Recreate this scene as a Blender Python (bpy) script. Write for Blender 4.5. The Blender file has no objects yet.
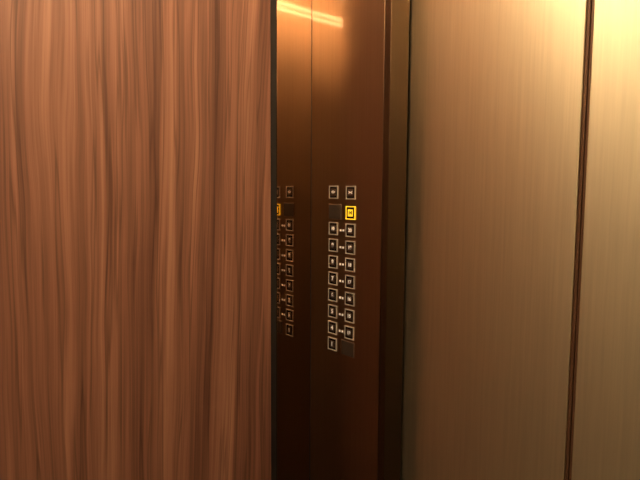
import bpy, math
from mathutils import Vector, Matrix
S=bpy.context.scene
S.view_settings.view_transform='Standard'

def new_mat(name):
    m=bpy.data.materials.new(name); m.use_nodes=True
    nt=m.node_tree; b=nt.nodes['Principled BSDF']
    return m,nt,b
def lin(c):
    return tuple(((v/255)/12.92 if v/255<=0.04045 else ((v/255+0.055)/1.055)**2.4) for v in c)+(1,)
def simple(name,rgb,rough=0.5,metal=0.0,emit=0,ecol=None):
    m,nt,b=new_mat(name)
    b.inputs['Base Color'].default_value=lin(rgb)
    b.inputs['Roughness'].default_value=rough
    b.inputs['Metallic'].default_value=metal
    if emit:
        b.inputs['Emission Color'].default_value=lin(ecol or rgb)
        b.inputs['Emission Strength'].default_value=emit
    return m
def mapped(nt,scale,loc=(0,0,0)):
    tc=nt.nodes.new('ShaderNodeTexCoord'); mp=nt.nodes.new('ShaderNodeMapping')
    mp.inputs['Scale'].default_value=scale; mp.inputs['Location'].default_value=loc
    nt.links.new(tc.outputs['Object'],mp.inputs['Vector'])
    return mp.outputs['Vector']
def noise(nt,vec,scale=1,detail=4,rough=0.5,dist=0):
    n=nt.nodes.new('ShaderNodeTexNoise')
    n.inputs['Scale'].default_value=scale; n.inputs['Detail'].default_value=detail
    n.inputs['Roughness'].default_value=rough; n.inputs['Distortion'].default_value=dist
    nt.links.new(vec,n.inputs['Vector']); return n.outputs['Fac']
def ramp(nt,fac,stops):
    r=nt.nodes.new('ShaderNodeValToRGB'); e=r.color_ramp.elements
    e[0].position=stops[0][0]; e[0].color=stops[0][1]
    e[1].position=stops[-1][0]; e[1].color=stops[-1][1]
    for p,c in stops[1:-1]:
        x=e.new(p); x.color=c
    nt.links.new(fac,r.inputs['Fac']); return r.outputs['Color']
def math_n(nt,op,a,b):
    n=nt.nodes.new('ShaderNodeMath'); n.operation=op
    for i,v in enumerate((a,b)):
        if isinstance(v,(int,float)): n.inputs[i].default_value=v
        else: nt.links.new(v,n.inputs[i])
    return n.outputs[0]
def mix(nt,mode,fac,a,b):
    n=nt.nodes.new('ShaderNodeMix'); n.data_type='RGBA'; n.blend_type=mode
    if isinstance(fac,(int,float)): n.inputs[0].default_value=fac
    else: nt.links.new(fac,n.inputs[0])
    for i,v in ((6,a),(7,b)):
        if isinstance(v,tuple): n.inputs[i].default_value=v
        else: nt.links.new(v,n.inputs[i])
    return n.outputs[2]

# ---------- materials
def wood():
    m,nt,b=new_mat('walnut_laminate')
    w=noise(nt,mapped(nt,(4,4,0.8)),1,2,0.5)
    w=math_n(nt,'SUBTRACT',w,0.5)
    w2=noise(nt,mapped(nt,(9,9,2.0),(3,1,2)),1,2,0.5)
    w2=math_n(nt,'SUBTRACT',w2,0.5)
    off=math_n(nt,'ADD',math_n(nt,'MULTIPLY',w,0.06),math_n(nt,'MULTIPLY',w2,0.026))
    tc=nt.nodes.new('ShaderNodeTexCoord')
    sp=nt.nodes.new('ShaderNodeSeparateXYZ'); nt.links.new(tc.outputs['Object'],sp.inputs[0])
    off=math_n(nt,'ADD',off,math_n(nt,'MULTIPLY',sp.outputs['Z'],-0.03))
    def vec(sy,sz,seed):
        c=nt.nodes.new('ShaderNodeCombineXYZ')
        a=math_n(nt,'ADD',math_n(nt,'ADD',sp.outputs['X'],sp.outputs['Y']),off)
        nt.links.new(math_n(nt,'MULTIPLY',a,sy),c.inputs[0])
        nt.links.new(math_n(nt,'MULTIPLY',sp.outputs['Z'],sz),c.inputs[1])
        c.inputs[2].default_value=seed
        return c.outputs[0]
    broad=noise(nt,vec(15,0.5,1.0),1,2,0.5)
    bands=noise(nt,vec(52,0.9,5.0),1,2,0.5)
    thin=noise(nt,vec(170,1.5,7.0),1,3,0.55)
    fine=noise(nt,vec(520,5,9.0),1,2,0.6)
    dark=noise(nt,vec(50,1.1,13.0),1,2,0.5)
    f=math_n(nt,'ADD',math_n(nt,'MULTIPLY',broad,0.38),math_n(nt,'MULTIPLY',bands,0.38))
    f=math_n(nt,'ADD',f,math_n(nt,'MULTIPLY',thin,0.24))
    col=ramp(nt,f,[(0.35,lin((84,54,43))),(0.44,lin((107,72,58))),(0.52,lin((127,88,71))),(0.63,lin((150,109,89)))])
    ridge=math_n(nt,'ABSOLUTE',math_n(nt,'SUBTRACT',dark,0.42),0)
    dr=ramp(nt,ridge,[(0.0,(0.45,0.41,0.40,1)),(0.04,(1,1,1,1))])
    col=mix(nt,'MULTIPLY',0.7,col,dr)
    fr=ramp(nt,fine,[(0.34,(0.78,0.76,0.75,1)),(0.54,(1,1,1,1))])
    col=mix(nt,'MULTIPLY',0.75,col,fr)
    nt.links.new(col,b.inputs['Base Color'])
    b.inputs['Roughness'].default_value=0.45
    b.inputs['Specular IOR Level'].default_value=0.35
    bp=nt.nodes.new('ShaderNodeBump'); bp.inputs['Strength'].default_value=0.05; bp.inputs['Distance'].default_value=0.001
    nt.links.new(fine,bp.inputs['Height']); nt.links.new(bp.outputs[0],b.inputs['Normal'])
    return m
def brushed(name,rgb,rough,aniso,sc,amt=0.1,var=0.04,coat=0):
    m,nt,b=new_mat(name)
    n1=noise(nt,mapped(nt,sc),1,4,0.6)
    c=tuple(lin(rgb)); 
    lo=tuple(v*(1-amt) for v in c[:3])+(1,); hi=tuple(min(1,v*(1+amt)) for v in c[:3])+(1,)
    nt.links.new(ramp(nt,n1,[(0.3,lo),(0.7,hi)]),b.inputs['Base Color'])
    b.inputs['Metallic'].default_value=1
    r=math_n(nt,'ADD',math_n(nt,'MULTIPLY',n1,var*2),rough-var)
    nt.links.new(r,b.inputs['Roughness'])
    if aniso:
        b.inputs['Anisotropic'].default_value=aniso
        b.inputs['Anisotropic Rotation'].default_value=0.25
        t=nt.nodes.new('ShaderNodeTangent'); t.direction_type='RADIAL'; t.axis='Z'
        nt.links.new(t.outputs[0],b.inputs['Tangent'])
    if coat:
        b.inputs['Coat Weight'].default_value=coat; b.inputs['Coat Roughness'].default_value=0.03
    return m
WOOD=wood()
DOOR=brushed('champagne_hairline_steel',(210,200,172),0.40,0.6,(260,260,5),0.06,0.03)
BRONZE=brushed('bronze_hairline_steel',(136,112,88),0.32,0.3,(300,300,3),0.05,0.02,0.35)
JAMB=brushed('dark_bronze_steel',(84,66,50),0.40,0.0,(300,300,3),0.04,0.02)
MIRROR=brushed('polished_bronze',(196,164,136),0.04,0.0,(3,3,3),0.02,0.005)
BLACK=simple('black_rubber',(14,11,10),0.6)
EDGE=simple('brown_door_seal',(92,64,46),0.4,0.3)
SILVER=simple('bright_steel',(208,200,188),0.35,0.5)
CAP=simple('smoked_button_cap',(34,28,25),0.25)
PLATE=simple('blank_plate_steel',(120,100,84),0.3,1.0)
RIM=simple('blank_plate_rim',(130,110,92),0.35,0.6)
BLANK=simple('blank_plate_face',(66,56,48),0.35,0.4)
GLYPH=simple('white_legend',(225,215,200),0.5,0,0.2,(255,240,215))
YEL=simple('lit_button_amber',(240,190,40),0.4,0,0.7,(255,215,50))
FLOOR,nt,b=new_mat('dark_stone_floor')
nt.links.new(ramp(nt,noise(nt,mapped(nt,(8,8,8)),1,6),[(0.3,lin((44,38,34))),(0.7,lin((76,66,58)))]),b.inputs['Base Color']); b.inputs['Roughness'].default_value=0.3
CEIL=simple('cream_ceiling_panel',(235,226,208),0.6)
LAMP=simple('warm_lamp_diffuser',(255,230,190),0.5,0,108,(255,223,178))
CONC=simple('shaft_grey',(70,66,62),0.8)
BEIGE=simple('taupe_wall_panel',(112,99,84),0.5)

# ---------- geometry helpers
def box(name,lo,hi,mat,parent=None,bevel=0):
    import bmesh
    lo=Vector(lo); hi=Vector(hi); c=(lo+hi)/2; d=hi-lo
    me=bpy.data.meshes.new(name); bm=bmesh.new()
    bmesh.ops.create_cube(bm,size=1)
    for v in bm.verts: v.co=Vector((v.co.x*d.x,v.co.y*d.y,v.co.z*d.z))
    bm.to_mesh(me); bm.free()
    o=bpy.data.objects.new(name,me); S.collection.objects.link(o); o.location=c
    me.materials.append(mat)
    if bevel:
        md=o.modifiers.new('bevel','BEVEL'); md.width=bevel; md.segments=3; md.limit_method='ANGLE'
    if parent: o.parent=parent
    return o
def disc(name,x,y,z0,z1,r,mat,parent):
    import bmesh
    me=bpy.data.meshes.new(name); bm=bmesh.new()
    bmesh.ops.create_cone(bm,cap_ends=True,segments=32,radius1=r,radius2=r,depth=z1-z0)
    bm.to_mesh(me); bm.free()
    o=bpy.data.objects.new(name,me); S.collection.objects.link(o); o.location=(x,y,(z0+z1)/2)
    me.materials.append(mat); o.parent=parent; return o
def empty(name):
    o=bpy.data.objects.new(name,None); S.collection.objects.link(o); return o

W=1.42; D=1.45; H=2.40
DY=0.06     # door plane
XJ0,XJ1,XG=0.2313,0.248,0.6105
XR=XG+(XG-XJ1)
# ---------- shell
box('floor',(-0.1,-D-0.1,-0.1),(W+0.1,0.25,0.0),FLOOR)
box('ceiling',(-0.1,-D-0.1,H),(W+0.1,0.25,H+0.08),CEIL)
wl=empty('wall_left')
box('backing',(-0.10,-D-0.1,0),(-0.018,0.05,H),CONC,wl)
box('wood_panel',(-0.018,-D,0),(0.0,-0.118,H),WOOD,wl,0.0012)
box('shadow_gap',(-0.018,-0.118,0),(-0.003,-0.101,H),BLACK,wl)
box('polished_return',(-0.018,-0.101,0),(0.0,0.0,H),MIRROR,wl,0.0006)
box('wall_back',(0.0,-D-0.1,0),(W,-D,H),BEIGE)
box('wall_right',(W,-D-0.1,0),(W+0.1,0.05,H),BEIGE)
wf=empty('wall_front')
box('return_panel',(0.0,0.0,0),(XJ0-0.0015,0.03,H),BRONZE,wf,0.0008)
box('corner_joint',(0.0,-0.0004,0),(0.0012,0.0,H),BLACK,wf)
box('return_panel_right',(XR+XJ1-XJ0+0.0015,0.0,0),(W,0.03,H),BRONZE,wf,0.0008)
box('groove_fill',(XJ0-0.003,0.004,0),(XJ0+0.002,0.03,H),BLACK,wf)
box('transom',(XJ1,0.0,2.12),(XR,0.05,H),BRONZE,wf,0.001)
df=empty('door_frame')
box('jamb_left',(XJ0,0.0,0),(XJ1,DY-0.004,H),JAMB,df,0.0015)
box('jamb_right',(XR,0.0,0),(XR+XJ1-XJ0,DY-0.004,H),JAMB,df,0.0015)
# ---------- doors
def door(name,x0,x1,edge_x0,edge_x1):
    d=empty(name)
    box('leaf',(x0,DY,0.008),(x1,DY+0.035,2.16),DOOR,d,0.0015)
    box('seal',(edge_x0,DY+0.004,0.008),(edge_x1,DY+0.033,2.16),EDGE,d,0.001)
door('door_1',XJ1-0.05,XG-0.006,XG-0.006,XG-0.0008)
door('door_2',XG+0.006,XR+0.05,XG+0.0008,XG+0.006)
box('door_sill',(XJ1,DY-0.055,0.0),(XR,DY+0.06,0.006),SILVER)
box('wall_shaft',(-0.1,DY+0.06,0),(W+0.1,DY+0.12,H),CONC)

# ---------- button panel
P=empty('elevator_button_panel')
def frame_button(name,x,z,glyph,lit=False):
    a=0.0148; t=0.0020
    fm=YEL if lit else SILVER
    y0,y1=-0.0028,0.0004
    box(name+'_bezel_l',(x-a,y0,z-a),(x-a+t,y1,z+a),fm,P,0.0005)
    box(name+'_bezel_r',(x+a-t,y0,z-a),(x+a,y1,z+a),fm,P,0.0005)
    box(name+'_bezel_t',(x-a+t,y0,z+a-t),(x+a-t,y1,z+a),fm,P,0.0005)
    box(name+'_bezel_b',(x-a+t,y0,z-a),(x+a-t,y1,z-a+t),fm,P,0.0005)
    box(name+'_cap',(x-a+t+0.0004,-0.0020,z-a+t+0.0004),(x+a-t-0.0004,y1,z+a-t-0.0004),CAP,P,0.0006)
    b2=0.0078
    box(name+'_key',(x-b2,-0.0027,z-b2),(x+b2,-0.0019,z+b2),YEL if lit else PLATE,P,0.0004)
    cu=bpy.data.curves.new(name+'_legend','FONT'); cu.body=glyph; cu.size=0.014 if len(glyph)<2 else 0.011
    cu.align_x='CENTER'; cu.align_y='CENTER'; cu.extrude=0.0002; cu.offset=0.0004
    o=bpy.data.objects.new(name+'_legend',cu); S.collection.objects.link(o)
    o.rotation_euler=(math.pi/2,0,0); o.location=(x,-0.0029,z); cu.materials.append(CAP if lit else GLYPH); o.parent=P
sL,sR=0.0820,0.1385
zt=1.502
zs=[zt,zt-0.0445]+[zt-0.0445-0.0386*i for i in range(1,9)]
left=['<>',None,'10','9','8','7','6','5','4','1']
right=['><','14','20','19','18','17','16','15','13',None]
def blank(name,x,z):
    box(name+'_rim',(x-0.021,-0.0012,z-0.0175),(x+0.021,0.0004,z+0.0175),RIM,P,0.0005)
    box(name+'_plate',(x-0.0195,-0.0020,z-0.016),(x+0.0195,-0.0011,z+0.016),BLANK,P,0.0005)
for i,z in enumerate(zs):
    if left[i]: frame_button('button_l%d'%i,sL,z,left[i])
    else: blank('blank_l',sL+0.005,z)
    if right[i]: frame_button('button_r%d'%i,sR,z-0.001,right[i],lit=(i==1))
    else: blank('blank_r',sR-0.005,z)
    if 2<=i<=8:
        xm=(sL+sR)/2
        box('braille_%d_a'%i,(xm-0.0070,-0.0012,z-0.0050),(xm-0.0022,0.0004,z-0.0005),GLYPH,P,0.0004)
        box('braille_%d_b'%i,(xm+0.0022,-0.0012,z-0.0050),(xm+0.0070,0.0004,z-0.0005),GLYPH,P,0.0004)

# ---------- ceiling lights: paired slot lamps running front to back
for xc in (0.27,1.15):
    L=empty('ceiling_light')
    y0,y1=-D+0.12,-0.08
    box('housing',(xc-0.055,y0,H-0.006),(xc+0.055,y1,H),SILVER,L,0.001)
    for k,xo in enumerate((-0.034,0.034)):
        box('lamp_tube_%d'%k,(xc+xo-0.007,y0+0.01,H-0.016),(xc+xo+0.007,y1-0.01,H-0.007),LAMP,L,0.002)
for (x,y) in ((0.71,-0.45),(0.885,-0.95)):
    L=empty('ceiling_downlight')
    disc('trim_ring',x,y,H-0.006,H,0.045,SILVER,L)
    disc('lens',x,y,H-0.012,H-0.0061,0.028,LAMP,L)

w=bpy.data.worlds.new('world'); S.world=w; w.use_nodes=True
w.node_tree.nodes['Background'].inputs[0].default_value=(0.02,0.015,0.01,1)

# ---------- camera
f=540
cam=bpy.data.cameras.new('camera'); co=bpy.data.objects.new('camera',cam); S.collection.objects.link(co)
cam.sensor_width=36; cam.lens=f*36/640; cam.clip_start=0.01
yaw=math.atan2(0.652,-0.758)
p=math.atan(47/540)
fw=Vector((math.cos(yaw)*math.cos(p),math.sin(yaw)*math.cos(p),-math.sin(p)))
rot=fw.to_track_quat('-Z','Y').to_matrix().to_4x4()
rot=rot@Matrix.Rotation(0.0062,4,'Z')
co.matrix_world=Matrix.Translation((1.0,-0.831,1.5))@rot
S.camera=co
